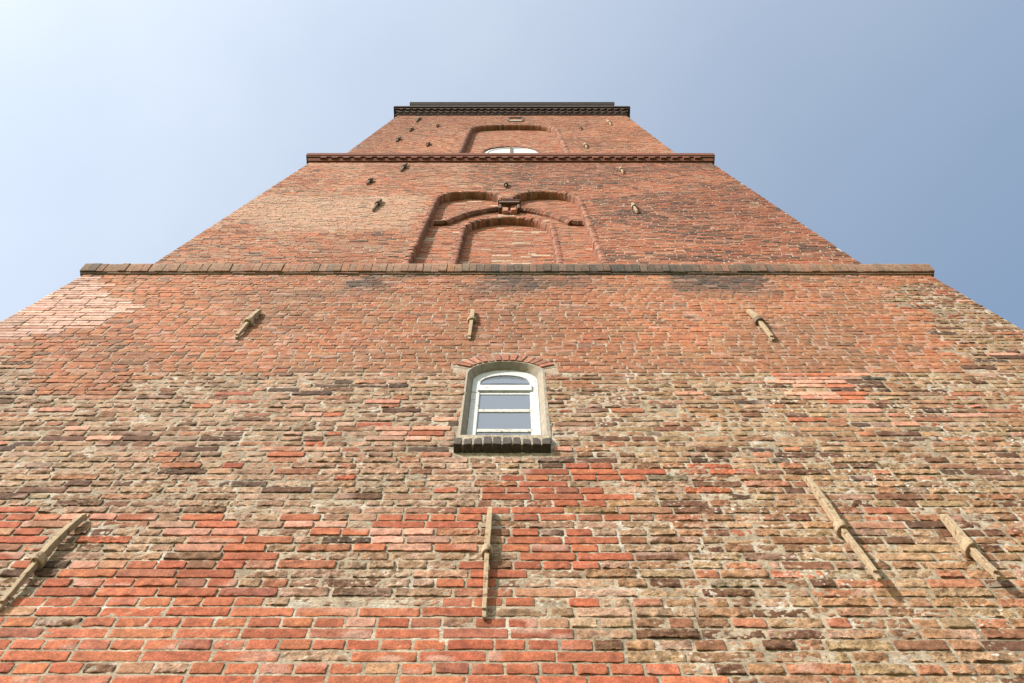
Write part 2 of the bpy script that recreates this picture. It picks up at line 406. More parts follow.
def zone1(x, z):
    jx, jz = random.uniform(-.05, .05), random.uniform(-.03, .03)
    if inpoly(x, z, PALE_CORNER): return 'corner'
    if inpoly(x + jx * 2, z, BANDP): return 'band'
    if inpoly(x + jx * 1.6, z + jz * 1.5, D_MAIN) or inpoly(x + jx * 2, z, D_LEFT): return 'red' if random.random() > .05 else 'redold'
    for P in PALES:
        if inpoly(x + jx, z, P) and random.random() < .93: return 'pale'
    for P in REDS:
        if inpoly(x, z, P): return 'red'
    if inpoly(x, z, MIX4) and random.random() < .62: return 'red'
    if inpoly(x, z, DARK9) and random.random() < .7: return 'dark'
    if z < 7.2 and random.random() < .012: return 'red'
    if z >= 7.2 and random.random() < .035: return random.choice(['red', 'pale', 'pale'])
    return 'old'

def course_bricks(i, z0, ch, xa, xb, zone, y, out):
    x = xa - random.uniform(0, .12)
    stretch = (i % 2 == 0)
    while x < xb:
        zn = zone(min(max(x + .08, xa), xb), z0 + ch / 2)
        jt = random.uniform(.010, .015)
        hz = ch - .0145
        if zn in ('red', 'redold'):
            L = (.274 if stretch else .131) + random.uniform(-.006, .006)
            if random.random() < .05: L = .19
            wear = random.uniform(.02, .22); col = pick(RED); yo = random.uniform(-.002, .002)
            if zn == 'redold': wear = .8; col = pick(TAN)
        elif zn in ('pale', 'corner'):
            L = (.225 if random.random() < .65 else .15) + random.uniform(-.02, .02)
            wear = random.uniform(.0, .1); col = pick(PALE); yo = random.uniform(-.004, .0)
            if zn == 'corner':
                L = random.choice([.27, .27, .13]); col = pick([(3, (.64, .42, .36)), (2, (.60, .37, .31)), (1, (.50, .28, .22))])
        elif zn == 'band':
            L = (.225 if random.random() < (.35 if stretch else .05) else .112) + random.uniform(-.008, .008); jt = random.uniform(.008, .014)
            wear = random.uniform(.1, .4); col = pick(BAND); yo = random.uniform(-.003, .002)
            hz = ch - .0045
        elif zn == 'dark':
            L = random.uniform(.13, .28); wear = .6; col = (.10 * random.uniform(.7, 1.5), .065, .05); yo = 0
        else:
            r = random.random()
            L = random.uniform(.22, .285) if (r < .75) == stretch else random.uniform(.10, .15)
            right = min(1, max(0, (x + .3) / 1.2))
            hard = random.random() < .14
            wear = random.uniform(.25, .5) if hard else random.uniform(.6, 1.1)
            col = pick(RUST if random.random() < right else TAN)
            if hard and random.random() < .6: col = pick([(2, (.24, .11, .065)), (1.6, (.14, .068, .042)), (.7, (.10, .058, .042)), (1.5, (.36, .14, .08))])
            yo = random.uniform(-.004, .003) + .002
            jt = random.uniform(.009, .017); hz = ch - random.uniform(.009, .014)
        a, b = max(x, xa), min(x + L, xb)
        if b - a > .025:
            zz = z0 + random.uniform(-.002, .002)
            out.append([a, b, zz, zz + hz, y, col, wear, yo, random.uniform(0, 500)])
        x += L + jt

def cut(bricks, iv):
    """iv(z0,z1)-> list of (xl,xr) openings; clips the courses against them"""
    res = []
    for b in bricks:
        segs = [(b[0], b[1])]
        for xl, xr in iv(b[2], b[3]):
            ns = []
            for s in segs:
                if s[1] <= xl or s[0] >= xr: ns.append(s); continue
                if s[0] < xl - .03: ns.append((s[0], xl))
                if s[1] > xr + .03: ns.append((xr, s[1]))
            segs = ns
        for s in segs:
            c = list(b); c[0], c[1] = s; res.append(c)
    return res

def arch_half(z, spring, rise, half):
    if z <= spring: return half
    t = (z - spring) / rise
    return half * math.sqrt(max(0.0, 1 - t * t)) if t < 1 else 0.0

def side_shell(buf, w, yf, zb, zt, mat=2):
    """left, right and back faces of a square storey and its top"""
    yb = 9.0 - yf; y0 = yf + .004
    c = (.3, .15, .1)
    buf.add([[-w, y0, zb], [-w, yb, zb], [-w, yb, zt], [-w, y0, zt]], [[0, 3, 2, 1]], c, 0, mat)
    buf.add([[w, y0, zb], [w, yb, zb], [w, yb, zt], [w, y0, zt]], [[0, 1, 2, 3]], c, 0, mat)
    buf.add([[-w, yb, zb], [w, yb, zb], [w, yb, zt], [-w, yb, zt]], [[0, 3, 2, 1]], c, 0, mat)

# ================================================================== GROUND
gm, nt, nd, lk, p = new_mat('lawn')
tc = nd.new('ShaderNodeTexCoord').outputs['Object']
g1 = noise_node(nd, lk, tc, 0.4, 6, 0.6); g2 = noise_node(nd, lk, tc, 30, 4, 0.7)
c = mixc(nd, lk, ramp(nd, lk, g1, [(0.35, (.05, .085, .025)), (0.65, (.10, .12, .045))]), ramp(nd, lk, g2, [(.3, .6), (.7, 1.3)]), 0.8, 'MULTIPLY')
lk.new(c, p.inputs['Base Color']); p.inputs['Roughness'].default_value = 1.0
gb = Buf(); s = 1500
gb.add([[-s, -s, 0], [s, -s, 0], [s, s, 0], [-s, s, 0]], [[0, 1, 2, 3]], (.1, .1, .1))
g = gb.build('ground', gm, smooth=False); g['kind'] = 'structure'
pm = simple_mat('paving_stone', (.16, .145, .125), .95, .3, 3, .4)
gb = Buf(); gb.add([[-7, -4, .004], [7, -4, .004], [7, 12, .004], [-7, 12, .004]], [[0, 1, 2, 3]], (.3, .3, .3))
g = gb.build('pavement', pm, smooth=False); g['kind'] = 'structure'

# ================================================================== TOWER
tower = empty('brick_tower', (0, 4.5, 0),
              'tall square weathered red brick lighthouse tower with stepped storeys, iron wall anchors and arched window', 'tower')
W1, W2, W3 = 4.5, 4.284, 4.073
S2, S3 = .216, .427
CH = .083
CHU = .075

# ---- storey 1 wall
WIN = dict(cx=.011, half=.282, z0=7.27, spring=8.79, rise=.27)
def win_iv(z0, z1):
    if z1 < WIN['z0'] or z0 > WIN['spring'] + WIN['rise'] + .21: return []
    h = WIN['half']
    hz = arch_half(z0, WIN['spring'], WIN['rise'] + .0, h)
    # the ring of radial bricks over the opening
    ho = arch_half(z0, WIN['spring'] + .04, .40, .40) if z1 > WIN['spring'] + .02 else 0
    hz = max(hz, ho)
    if z0 < 7.66: hz = .31
    return [(WIN['cx'] - hz - .004, WIN['cx'] + hz + .004)]
def win_hole(X, Z):
    t = np.clip((Z - WIN['spring']) / (WIN['rise']), 0, 1)
    hh = WIN['half'] * np.sqrt(1 - t * t)
    return (np.abs(X - WIN['cx']) < hh) & (Z > WIN['z0'] + .15) & (Z < WIN['spring'] + WIN['rise'])

fine, mid, coarse = [], [], []
z = 0.0; i = 0
ZT1 = 11.95
while z + CH <= ZT1 + .01:
    row = []
    course_bricks(i, z, CH, -W1, W1, zone1, 0.0, row)
    for b in cut(row, win_iv):
        xm = (b[0] + b[1]) / 2
        if z < 4.5: coarse.append(b)
        elif z < 7.2 and abs(xm) < 3.6: fine.append(b)
        elif z < 9.6: mid.append(b)
        else: mid.append(b)
    z += CH; i += 1
def stain1(x, z):
    """soot grey run-off below the ledge, browner patches"""
    s = np.clip((z - 10.9) / .6, 0, 1) * np.clip((fbm(x * 1.0 + 3, z * 1.3, 41, 4) - .47 + .8 * np.maximum.reduce([np.exp(-((x - c) / .32) ** 2) * .30 for c in (-1.4, .05, .85, 2.5)])) * 7, 0, 1)
    return s
for L in (fine, mid, coarse):
    for b in L:
        xm, zm = (b[0] + b[1]) / 2, (b[2] + b[3]) / 2
        s = float(stain1(xm, zm)) * random.uniform(.6, 1)
        b[6] *= .55 + .95 * float(fbm(xm * 1.3 + 2, zm * 1.7, 57, 2))
        big = float(fbm(xm * .55 + 9, zm * .45, 51, 3))
        c = np.array(b[5]) * (0.76 + .48 * big)
        if zm > 8.8 and xm < 3.6:
            br = np.clip((float(fbm(xm * .9 + 31, zm * .7 + 5, 61, 3)) - .52) * 5, 0, 1) * .55     # brown weathering
            c = c * (1 - br) + np.array((.24, .135, .085)) * br
        b[5] = tuple(c * (1 - s) + np.array((.07, .06, .055)) * s)

def old_mask(X, Z):
    o = np.ones_like(X)
    o = np.where((Z > 8.78) & (np.abs(X) < 3.7), 0, o)
    o = np.where((X < .3) & (Z < 5.62), 0, o)
    return o
def m1_y(X, Z):
    o = old_mask(X, Z)
    n = fbm(X * 34, Z * 34, 71, 3) - .5
    n2 = vnoise(X * 6, Z * 6, 73) - .5
    band = ((Z > 8.78) & (np.abs(X) < 3.7))
    return np.where(band, .0046 + n * .003, np.where(o > 0, .0066 + n * .007 + n2 * .003, .0036 + n * .004))
def m1_c(X, Z):
    n = fbm(X * 9, Z * 9, 81, 3)[..., None]; n2 = fbm(X * .8, Z * .8, 83, 3)[..., None]
    a = np.array((.315, .25, .18)) * (.65 + .7 * n) * (.8 + .4 * n2)
    w = np.clip((n - .62) * 6, 0, 1)
    a = a * (1 - w) + np.array((.42, .37, .31)) * w
    bd = ((Z > 8.8) & (np.abs(X) < 3.7))[..., None]
    a = np.where(bd, a * .5 + np.array((.34, .25, .19)) * .5, a)
    s = stain1(X, Z)[..., None]
    return a * (1 - .6 * s)
wall1 = Buf()
lay_bricks(wall1, fine, .0095)
lay_bricks(wall1, mid, .017)
lay_bricks(wall1, coarse, .09)
zs = np.concatenate([np.arange(0, 4.4, .2), np.arange(4.4, 9.4, .012), np.arange(9.4, 12.0, .035), [12.0]])
xs = np.concatenate([[-W1 + .004], np.arange(-W1 + .02, W1 - .01, .014), [W1 - .004]])
mortar_sheet(wall1, xs, zs, m1_y, m1_c, win_hole)
side_shell(wall1, W1 - .003, 0.0, 0, 12.0)
o = wall1.build('wall', [M_BRICK, M_MORTAR, M_SIDE], tower, angle=60)

# ---- storey 2 and 3 walls
def n2_iv_factory(cx, outl):
    def iv(z0, z1):
        r = outl((z0 + z1) / 2)
        return [(cx + a, cx + b) for a, b in r]
    return iv
N2 = dict(cx=-.03, half=1.20, spring=18.30, rise=.80)
def n2_out(z):
    if z < 12.1: return []
    if z <= N2['spring']: return [(-1.2, 1.2)]
    h = arch_half(z, N2['spring'], N2['rise'], .56)
    if h <= 0: return []
    r = [(-.64 - h, -.64 + h), (.64 - h, .64 + h)]
    if z < 18.42: r = [(-.64 - h, .64 + h)]
    return r
N3 = dict(cx=.06, half=1.36, spring=32.4, rise=2.0)
def n3_out(z):
    if z < 24 or z > N3['spring'] + N3['rise']: return []
    h = N3['half'] if z <= N3['spring'] else N3['half'] * (max(0, 1 - ((z - N3['spring']) / N3['rise']) ** 4.0)) ** .5
    return [(-h, h)] if h > 0 else []

def zone_up(x, z): return 'up'
def upper_courses(zb, zt, w, y, cell_tone, seed):
    out = []; z = zb; i = 0
    while z + CHU <= zt + .005:
        x = -w - random.uniform(0, .1)
        st = i % 2 == 0
        while x < w:
            L = (.235 if st and random.random() < .6 else .115) + random.uniform(-.01, .01)
            a, b = max(x, -w), min(x + L, w)
            if b - a > .03:
                xm = (a + b) / 2
                col = np.array(pick(UPPER))
                n = float(fbm(xm * .5 + seed, z * .35, seed, 4)); n2 = float(fbm(xm * 1.2 + seed, z * 1.6, seed + 5, 3))
                col = cell_tone(col, xm, z, n, n2)
                out.append([a, b, z, z + CHU - .0045, y, tuple(col), random.uniform(.1, .5), random.uniform(-.004, .003), random.uniform(0, 500)])
            x += L + random.uniform(.010, .018)
        z += CHU; i += 1
    return out
def tone2(c, x, z, n, n2):
    if x > -.8 and n2 > .47 and random.random() < .6: c = c * .4 + np.array((.075, .058, .045)) * .6
    elif x <= -.8 and n2 > .5 and random.random() < .6: c = c * .6 + np.array((.42, .30, .22)) * .4
    if x > 0: c = c * np.array((.82, .76, .76))
    if z > 22.6 and x < -1: c = np.array((.46, .235, .165)) * random.uniform(.9, 1.1)
    if x < -1.4 and 15.5 < z < 18.5 and n > .48: c = c * .5 + np.array((.48, .34, .26)) * .5
    return c * (.66 + .68 * n)
def tone3(c, x, z, n, n2):
    if n2 > .58 and random.random() < .4: c = c * .6 + np.array((.36, .25, .18)) * .4
    return c * (.66 + .68 * n)

def mk_upper(w, y, zb, zt, outl, cx, tone, seed):
    bf = Buf()
    bk = cut(upper_courses(zb, zt, w, y, tone, seed), n2_iv_factory(cx, outl))
    lay_bricks(bf, bk, .09)
    def hole(X, Z):
        hm = np.zeros(X.shape, bool)
        for j in range(X.shape[0]):
            for a, b in outl(Z[j, 0]):
                hm[j] |= (X[j] - cx > a) & (X[j] - cx < b)
        return hm
    zs = np.arange(zb, zt + .04, .05); xs = np.concatenate([[-w + .004], np.arange(-w + .05, w - .02, .05), [w - .004]])
    mortar_sheet(bf, xs, zs, lambda X, Z: y + .0048 + (fbm(X * 12, Z * 12, seed, 2) - .5) * .004,
                 lambda X, Z: np.array((.46, .39, .32)) * (.6 + .8 * fbm(X * 5, Z * 5, seed, 3))[..., None], hole)
    side_shell(bf, w - .003, y, zb, zt)
    return bf.build('wall', [M_BRICK, M_MORTAR, M_SIDE], tower, angle=60)
mk_upper(W2, S2, 12.05, 23.12, n2_out, N2['cx'], tone2, 101)
mk_upper(W3, S3, 23.5, 38.05, n3_out, N3['cx'], tone3, 131)

# ---- rectangular rings round the tower (ledge, cornices)
def ring_profile(bf, prof, c, w=.3, mat=0, sub=1):
    """prof: list of (outset half-width, z); mitred all round the square"""
    K = len(prof)
    for k in range(K - 1):
        (a, za), (b, zb) = prof[k], prof[k + 1]
        ca = [(-a, 4.5 - a), (a, 4.5 - a), (a, 4.5 + a), (-a, 4.5 + a)]
        cb = [(-b, 4.5 - b), (b, 4.5 - b), (b, 4.5 + b), (-b, 4.5 + b)]
        for s in range(4):
            t = (s + 1) % 4
            bf.add([[*ca[s], za], [*ca[t], za], [*cb[t], zb], [*cb[s], zb]], [[0, 1, 2, 3]], c, w, mat)

# ledge between storeys 1 and 2: a course of flat bricks under a rounded row of headers
bf = Buf()
ring_profile(bf, [(4.49, 11.945), (4.506, 11.95), (4.510, 11.98), (4.522, 12.0), (4.54, 12.12), (4.555, 12.2), (4.30, 12.36)], (.28, .22, .17), .6, 1)
def ledge_col(x, mul=1.0):
    n = float(fbm(x * .8 + 4, 7.7, 151, 4)); g = min(1, max(0, (n - .50) * 7)) * random.uniform(.5, 1)
    c = np.array(pick([(3, (.29, .165, .11)), (2, (.27, .165, .115)), (1.0, (.31, .15, .09)), (.3, (.20, .14, .105))])) * mul
    if x > 3.2: g *= .2
    return tuple(c * (1 - g) + np.array((.085, .07, .058)) * g)
x = -4.535
while x < 4.53:
    L = random.uniform(.24, .28)
    e = min(x + L, 4.535)
    bf.box(x, e, 4.5 - 4.516 + random.uniform(-.004, .004), .02, 11.955, 11.984, ledge_col(x, .8), .5, 0, .003)
    x += L + .012
x = -4.552
while x < 4.54:
    L = random.uniform(.068, .082); e = min(x + L, 4.552)
    c = ledge_col(x); yo = random.uniform(-.006, .006)
    # rounded nose: three steps of the profile
    pr = [(.02, 11.992), (-.034, 11.992), (-.043, 12.02), (-.057, 12.09), (-.067, 12.15), (-.069, 12.18), (-.055, 12.21), (.22, 12.34)]
    sk = random.uniform(-.006, .006)
    v = [[xx + (sk if k > 3 else 0), yy + yo * (k < 6), zz] for k, (yy, zz) in enumerate(pr) for xx in (x, e)]
    K = len(pr)
    f = [[2 * k + 1, 2 * k, 2 * k + 2, 2 * k + 3] for k in range(K - 1)]
    f += [[0, 2 * k, 2 * k + 2, 2 * k + 2] for k in range(0)]
    bf.add(v, f, c, .6, 0)
    for xx in (0, 1):   # end cheeks
        for k in range(1, K - 2, 2):
            bf.add([v[xx], v[2 * k + xx], v[2 * (k + 1) + xx], v[2 * min(K - 1, k + 2) + xx]], [[0, 1, 2, 3] if xx else [3, 2, 1, 0]], c, .6, 0)
    x = e + random.uniform(.003, .006)
bf.build('ledge', [M_BRICK, M_MORTAR], tower, angle=40)

# cornices with dentils
def cornice(w, base, top, steps, dent, c, period, gap, dc=None):
    bf = Buf()
    prof = [(w - .02, base)]
    for (p0, z0, z1) in steps:
        prof += [(w + p0, z0), (w + p0 + .004, z1)]
    prof += [(w - .25, top + .03)]
    ring_profile(bf, prof, c, .4, 0)
    for (pa, pb, za, zb, off) in dent:
        n = int(2 * (w + pa - .06) / period)
        for side in range(4):
            for k in range(n + 1):
                t = -n * period / 2 + k * period + off
                if abs(t) > w + pa - .1: continue
                l = (period - gap) / 2
                cc = np.array(dc or c) * random.uniform(.8, 1.25)
                if side == 0: bf.box(t - l, t + l, 4.5 - w - pb, 4.5 - w - pa + .02, za, zb, cc, .4, 0)
                elif side == 1: bf.box(w + pa - .02, w + pb, 4.5 + t - l, 4.5 + t + l, za, zb, cc, .4, 0)
                elif side == 2: bf.box(t - l, t + l, 4.5 + w + pa - .02, 4.5 + w + pb, za, zb, cc, .4, 0)
                else: bf.box(-w - pb, -w - pa + .02, 4.5 + t - l, 4.5 + t + l, za, zb, cc, .4, 0)
    return bf.build('cornice', [M_BRICK, M_MORTAR], tower, smooth=False)
cornice(W2, 23.10, 23.66, [(.045, 23.10, 23.17), (.060, 23.174, 23.32), (.105, 23.324, 23.40), (.128, 23.404, 23.52), (.136, 23.524, 23.64)],
        [(.060, .101, 23.176, 23.322, 0)], (.19, .07, .045), .243, .115)
cornice(W3, 38.02, 39.32, [(.045, 38.02, 38.20), (.065, 38.204, 38.42), (.11, 38.424, 38.56), (.13, 38.564, 38.78), (.19, 38.784, 38.94), (.241, 38.944, 39.30)],
        [(.065, .107, 38.208, 38.422, 0), (.13, .185, 38.568, 38.782, .12)], (.05, .030, .024), .243, .125, (.10, .052, .036))

# parapet block with its coping, above the top cornice
bf = Buf()
w4 = 4.02
zz = 39.2; i = 0
bk = []
while zz < 42.75:
    x = -w4 - random.uniform(0, .1)
    while x < w4:
        L = .262 if i % 2 == 0 else .128
        a, e = max(x, -w4), min(x + L, w4)
        if e - a > .03: bk.append([a, e, zz, zz + CH - .011, 4.5 - w4, pick(UPPER), .3, random.uniform(-.003, .003), random.uniform(0, 99)])
        x += L + .012
    zz += CH; i += 1
lay_bricks(bf, bk, .13)
mortar_sheet(bf, np.linspace(-w4 + .004, w4 - .004, 40), np.linspace(39.2, 42.8, 20), lambda X, Z: 4.5 - w4 + .0065 + 0 * X, lambda X, Z: np.array((.48, .40, .32)) + 0 * X[..., None])
side_shell(bf, w4 - .003, 4.5 - w4, 39.2, 42.8)
par = bf.build('parapet', [M_BRICK, M_MORTAR, M_SIDE], tower, angle=60)
bf = Buf()
ring_profile(bf, [(3.9, 42.76), (4.095, 42.78), (4.10, 43.1), (4.135, 43.12), (4.14, 43.36), (4.17, 43.38), (4.174, 43.58), (.01, 43.7)], (.1, .08, .06), .3, 0)
bf.build('coping', M_COPPER, par, smooth=False)

# ================================================================== storey 1 window
cx = WIN['cx']
def arch_outline(cx, half, spring, rise, z0, n=18):
    pts = [(cx - half, z0), (cx - half, (z0 + spring) / 2), (cx - half, spring)]
    for k in range(1, n):
        a = math.pi - math.pi * k / n
        pts.append((cx + half * math.cos(a), spring + rise * math.sin(a)))
    pts += [(cx + half, spring), (cx + half, (z0 + spring) / 2), (cx + half, z0)]
    return pts
def loft(bf, loops, c, w=.3, mat=0):
    """loops: list of (outline, y) with equal counts"""
    K = len(loops[0][0]); v = [[x, y, z] for pts, y in loops for x, z in pts]
    f = [[a * K + k, a * K + k + 1, (a + 1) * K + k + 1, (a + 1) * K + k] for a in range(len(loops) - 1) for k in range(K - 1)]
    bf.add(v, f, c, w, mat)

# frame: outer white arched frame
fz0 = 7.50
bf = Buf()
FO = arch_outline(.0095, .2455, 8.775, .245, fz0); FI = arch_outline(.0085, .187, 8.735, .170, fz0)
loft(bf, [(FO, .085), (FO, .062), (FI, .062), (FI, .078)], (.7, .7, .7))
window = bf.build('window', M_WHITE, tower, smooth=False)
# transom and sash
bf = Buf(); bf.box(-.192, .209, .050, .10, 8.535, 8.655)
bf.build('transom', M_WHITE, window, smooth=False, bevel=.004)
bf = Buf()
for sx0, sx1 in ((-.1835, -.173), (.192, .2015)): bf.box(sx0, sx1, .066, .11, fz0, 8.53)
bf.box(-.172, .191, .068, .11, 8.49, 8.533)
bf.build('sash', M_WHITE, window, smooth=False, bevel=.003)
for za, zb in ((8.135, 8.190), (7.770, 7.825)):
    bf = Buf(); bf.box(-.172, .191, .066, .108, za, zb)
    bf.build('glazing_bar', M_BAR, window, smooth=False, bevel=.004)
for za, zb in ((8.182, 8.495), (7.818, 8.142), (7.50, 7.777)):
    bf = Buf(); bf.box(-.1715, .1905, .073, .079, za, zb)
    bf.build('window_pane', M_GLASS, window, smooth=False)
bf = Buf()
GI = arch_outline(.0085, .186, 8.735, .169, 8.724, 18)
K = len(GI); v = [[x, .070, z] for x, z in GI] + [[.0085, .070, 8.73]]
bf.add(v, [[k, k + 1, k + 2, K] for k in range(0, K - 2, 2)], (.1, .1, .1))
bf.build('fanlight_pane', M_GLASS, window, smooth=False)
# plastered reveal, splayed, with an uneven edge on the brickwork
bf = Buf()
R0 = arch_outline(cx, .300, 8.79, .275, 7.45, 26); R1 = arch_outline(cx, .282, 8.78, .266, 7.45, 26); R2 = arch_outline(.0095, .246, 8.775, .246, 7.45, 26)
jit = lambda P, s: [(x + random.uniform(-s, s), z + random.uniform(-s, s)) for x, z in P]
loft(bf, [(jit(R0, .006), .012), (jit(R0, .004), .001), (jit(R1, .003), -.001), (R2, .068), (R2, .13)], (.4, .36, .3))
bf.build('window_reveal', M_PLASTER, window, angle=60)
# ring of radial bricks over the arch
bf = Buf()
nb = 13
for k in range(nb):
    a0 = math.radians(158) - math.radians(136) * (k + .12) / nb; a1 = math.radians(158) - math.radians(136) * (k + .88) / nb
    if k % 1 == 0:
        r0, r1 = 1.0, 1.0
        pts = []
        for a, rr in ((a0, 0), (a1, 0), (a1, 1), (a0, 1)):
            hx = .300 + rr * .11; hz = .270 + rr * .155
            pts.append((cx + hx * math.cos(a), 8.795 + hz * math.sin(a)))
        yf = -.008 + random.uniform(-.004, .003)
        v = [[x, yf, z] for x, z in pts] + [[x, .02, z] for x, z in pts]
        bf.add(v, [[0, 3, 2, 1], [0, 1, 5, 4], [1, 2, 6, 5], [2, 3, 7, 6], [3, 0, 4, 7]], pick([(2, (.36, .14, .09)), (2, (.30, .13, .085)), (1, (.40, .19, .12))]), .4)
A0 = [(cx + .43 * math.cos(t), 8.80 + .435 * math.sin(t)) for t in np.linspace(math.pi * .9, math.pi * .1, 24)]
A1 = [(cx + .30 * math.cos(t), 8.79 + .275 * math.sin(t)) for t in np.linspace(math.pi * .9, math.pi * .1, 24)]
loft(bf, [(A0, .002), (A1, .002)], (.34, .28, .215), .5, 1)
bf.build('brick_arch', [M_BRICK, M_MORTAR], window, smooth=False)
# sill of dark headers on edge
bf = Buf(); bm_ = Buf()
x = -.298; k = 0
while x < .30:
    e = x + .052
    v = [[x, -.050, 7.30], [e, -.050, 7.30], [x, .06, 7.27], [e, .06, 7.27], [x, -.036, 7.475], [e, -.036, 7.475], [x, .062, 7.68], [e, .062, 7.68]]
    v = (np.array(v) + rng.uniform(-.0035, .0035, (8, 3)))
    bf.add(v, [[0, 1, 5, 4], [1, 3, 7, 5], [3, 2, 6, 7], [2, 0, 4, 6], [4, 5, 7, 6], [0, 2, 3, 1]], (.05, .04, .035), .5)
    x = e + .009
bf.build('window_sill', M_SILL, window, smooth=False, bevel=.005)
bm_.box(-.290, .300, -.041, .05, 7.305, 7.46, (.34, .28, .21), .5)
bm_.build('sill_mortar', M_MORTAR, window, smooth=False)

# ================================================================== storey 2 blind niche
ncx = N2['cx']; yB = S2 + .13
def niche_back(bf, x0, x1, z0, z1, y, pal, skip=None):
    bk = []; z = z0; i = 0
    while z < z1:
        x = x0 - random.uniform(0, .1)
        while x < x1:
            L = (.262 if i % 2 == 0 else .128) + random.uniform(-.01, .01)
            a, e = max(x, x0), min(x + L, x1)
            if e - a > .03:
                bk.append([a, e, z, z + CH - .011, y, pick(pal), .3, random.uniform(-.003, .003), random.uniform(0, 99)])
            x += L + .012
        z += CH; i += 1
    if skip: bk = cut(bk, skip)
    lay_bricks(bf, bk, .09)
NP = [(4, (.42, .15, .085)), (3, (.40, .19, .125)), (2, (.44, .22, .15)), (.8, (.25, .12, .08)), (.5, (.55, .42, .33))]
bf = Buf()
INA = dict(cx=-.012, half=.67, spring=16.35, rise=.92)
def ina_iv(z0, z1):
    h = arch_half((z0 + z1) / 2, INA['spring'], INA['rise'], INA['half'])
    return [(INA['cx'] - h, INA['cx'] + h)] if h > 0 else []
niche_back(bf, ncx - 1.22, ncx + 1.22, 12.3, 19.14, yB, NP, ina_iv)
def ina_hole(X, Z):
    t = np.clip((Z - INA['spring']) / INA['rise'], 0, 1)
    return (np.abs(X - INA['cx']) < INA['half'] * np.sqrt(1 - t * t)) & (Z < INA['spring'] + INA['rise'])
mortar_sheet(bf, np.arange(ncx - 1.24, ncx + 1.25, .03), np.arange(12.3, 19.2, .03), lambda X, Z: yB + .0065 + 0 * X,
             lambda X, Z: np.array((.42, .35, .28)) * (.7 + .6 * fbm(X * 6, Z * 6, 171, 2))[..., None], ina_hole)
niche = bf.build('blind_niche', [M_BRICK, M_MORTAR], tower, angle=60)

def roll(bf, path, y0, depth, r, seglen, pal, proud=.012):
    """brick moulding along a path in the wall plane: a rounded arris, then the reveal back to the panel"""
    P = np.array(path, float); d = np.r_[0, np.cumsum(np.linalg.norm(np.diff(P, axis=0), axis=1))]
    n = max(2, int(round(d[-1] / seglen)))
    for k in range(n):
        ta, tb = d[-1] * (k + .08) / n, d[-1] * (k + .92) / n
        c = pick(pal); cs = []; dz = random.uniform(-.007, .007); dr = random.uniform(-.008, .006)
        for t in (ta, tb):
            pos = np.array([np.interp(t, d, P[:, 0]), np.interp(t, d, P[:, 1])])
            q = np.array([np.interp(min(t + .02, d[-1]), d, P[:, 0]), np.interp(min(t + .02, d[-1]), d, P[:, 1])]) - np.array([np.interp(max(t - .02, 0), d, P[:, 0]), np.interp(max(t - .02, 0), d, P[:, 1])])
            q /= max(1e-6, np.linalg.norm(q)); nrm = np.array([q[1], -q[0]])     # points into the opening for a clockwise path
            ring = []
            for (off, yy) in ((-.052, y0 + .015), (-.050, y0 - .003), (-.03, y0 - proud * .9), (0.0, y0 - proud)) :
                ring.append([pos[0] + nrm[0] * (off + dr), yy + dz, pos[1] + nrm[1] * (off + dr)])
            for a in (20, 50, 80):
                a = math.radians(a)
                ring.append([pos[0] + nrm[0] * (r * math.sin(a) + dr), y0 - proud + dz + r * (1 - math.cos(a)), pos[1] + nrm[1] * (r * math.sin(a) + dr)])
            ring.append([pos[0] + nrm[0] * r, y0 + depth + .02, pos[1] + nrm[1] * r])
            cs.append(ring)
        K = len(cs[0]); v = cs[0] + cs[1]
        f = [[j, K + j, K + j + 1, j + 1] for j in range(K - 1)]
        bf.add(v, f, c, .4)
    # mortar bed under the segments
    v = []; 
    for t in np.linspace(0, d[-1], n + 1):
        pos = np.array([np.interp(t, d, P[:, 0]), np.interp(t, d, P[:, 1])])
        q = np.array([np.interp(min(t + .02, d[-1]), d, P[:, 0]), np.interp(min(t + .02, d[-1]), d, P[:, 1])]) - np.array([np.interp(max(t - .02, 0), d, P[:, 0]), np.interp(max(t - .02, 0), d, P[:, 1])])
        q /= max(1e-6, np.linalg.norm(q)); nrm = np.array([q[1], -q[0]])
        for off, yy in ((-.05, y0 + .004), (r * .3, y0 + .004), (r * .8, y0 + r * .6), (r - .008, y0 + depth + .02)):
            v.append([pos[0] + nrm[0] * off, yy, pos[1] + nrm[1] * off])
    bf.add(v, [[4 * k + j, 4 * k + 4 + j, 4 * k + 5 + j, 4 * k + 1 + j] for k in range(n) for j in range(3)], (.32, .26, .20), .4, 1)
MP = [(3, (.33, .14, .085)), (2, (.28, .12, .075)), (1.5, (.37, .18, .12)), (1, (.18, .09, .06))]
def arc_pts(cx, half, spring, rise, a0, a1, n=14):
    return [(cx + half * math.cos(a), spring + rise * math.sin(a)) for a in np.linspace(math.radians(a0), math.radians(a1), n)]
bf = Buf()
roll(bf, [(ncx - 1.2, 12.3), (ncx - 1.2, 18.28)], S2, .13, .035, .083, MP)
roll(bf, arc_pts(ncx - .64, .56, 18.30, .80, 180, 12, 20), S2, .13, .035, .075, MP)
roll(bf, arc_pts(ncx + .64, .56, 18.30, .80, 168, 0, 20), S2, .13, .035, .075, MP)
roll(bf, [(ncx + 1.2, 18.28), (ncx + 1.2, 12.3)], S2, .13, .035, .083, MP)
bf.build('roll_moulding', [M_STONE, M_MORTAR], niche, angle=45)
bf = Buf()
ic = INA['cx']
roll(bf, [(ic - .67, 12.3), (ic - .67, 16.33)], yB, .11, .038, .083, [(3, (.30, .125, .08)), (1, (.25, .11, .075))], .012)
roll(bf, arc_pts(ic, .67, 16.35, .92, 180, 0, 26), yB, .11, .038, .075, MP, .012)
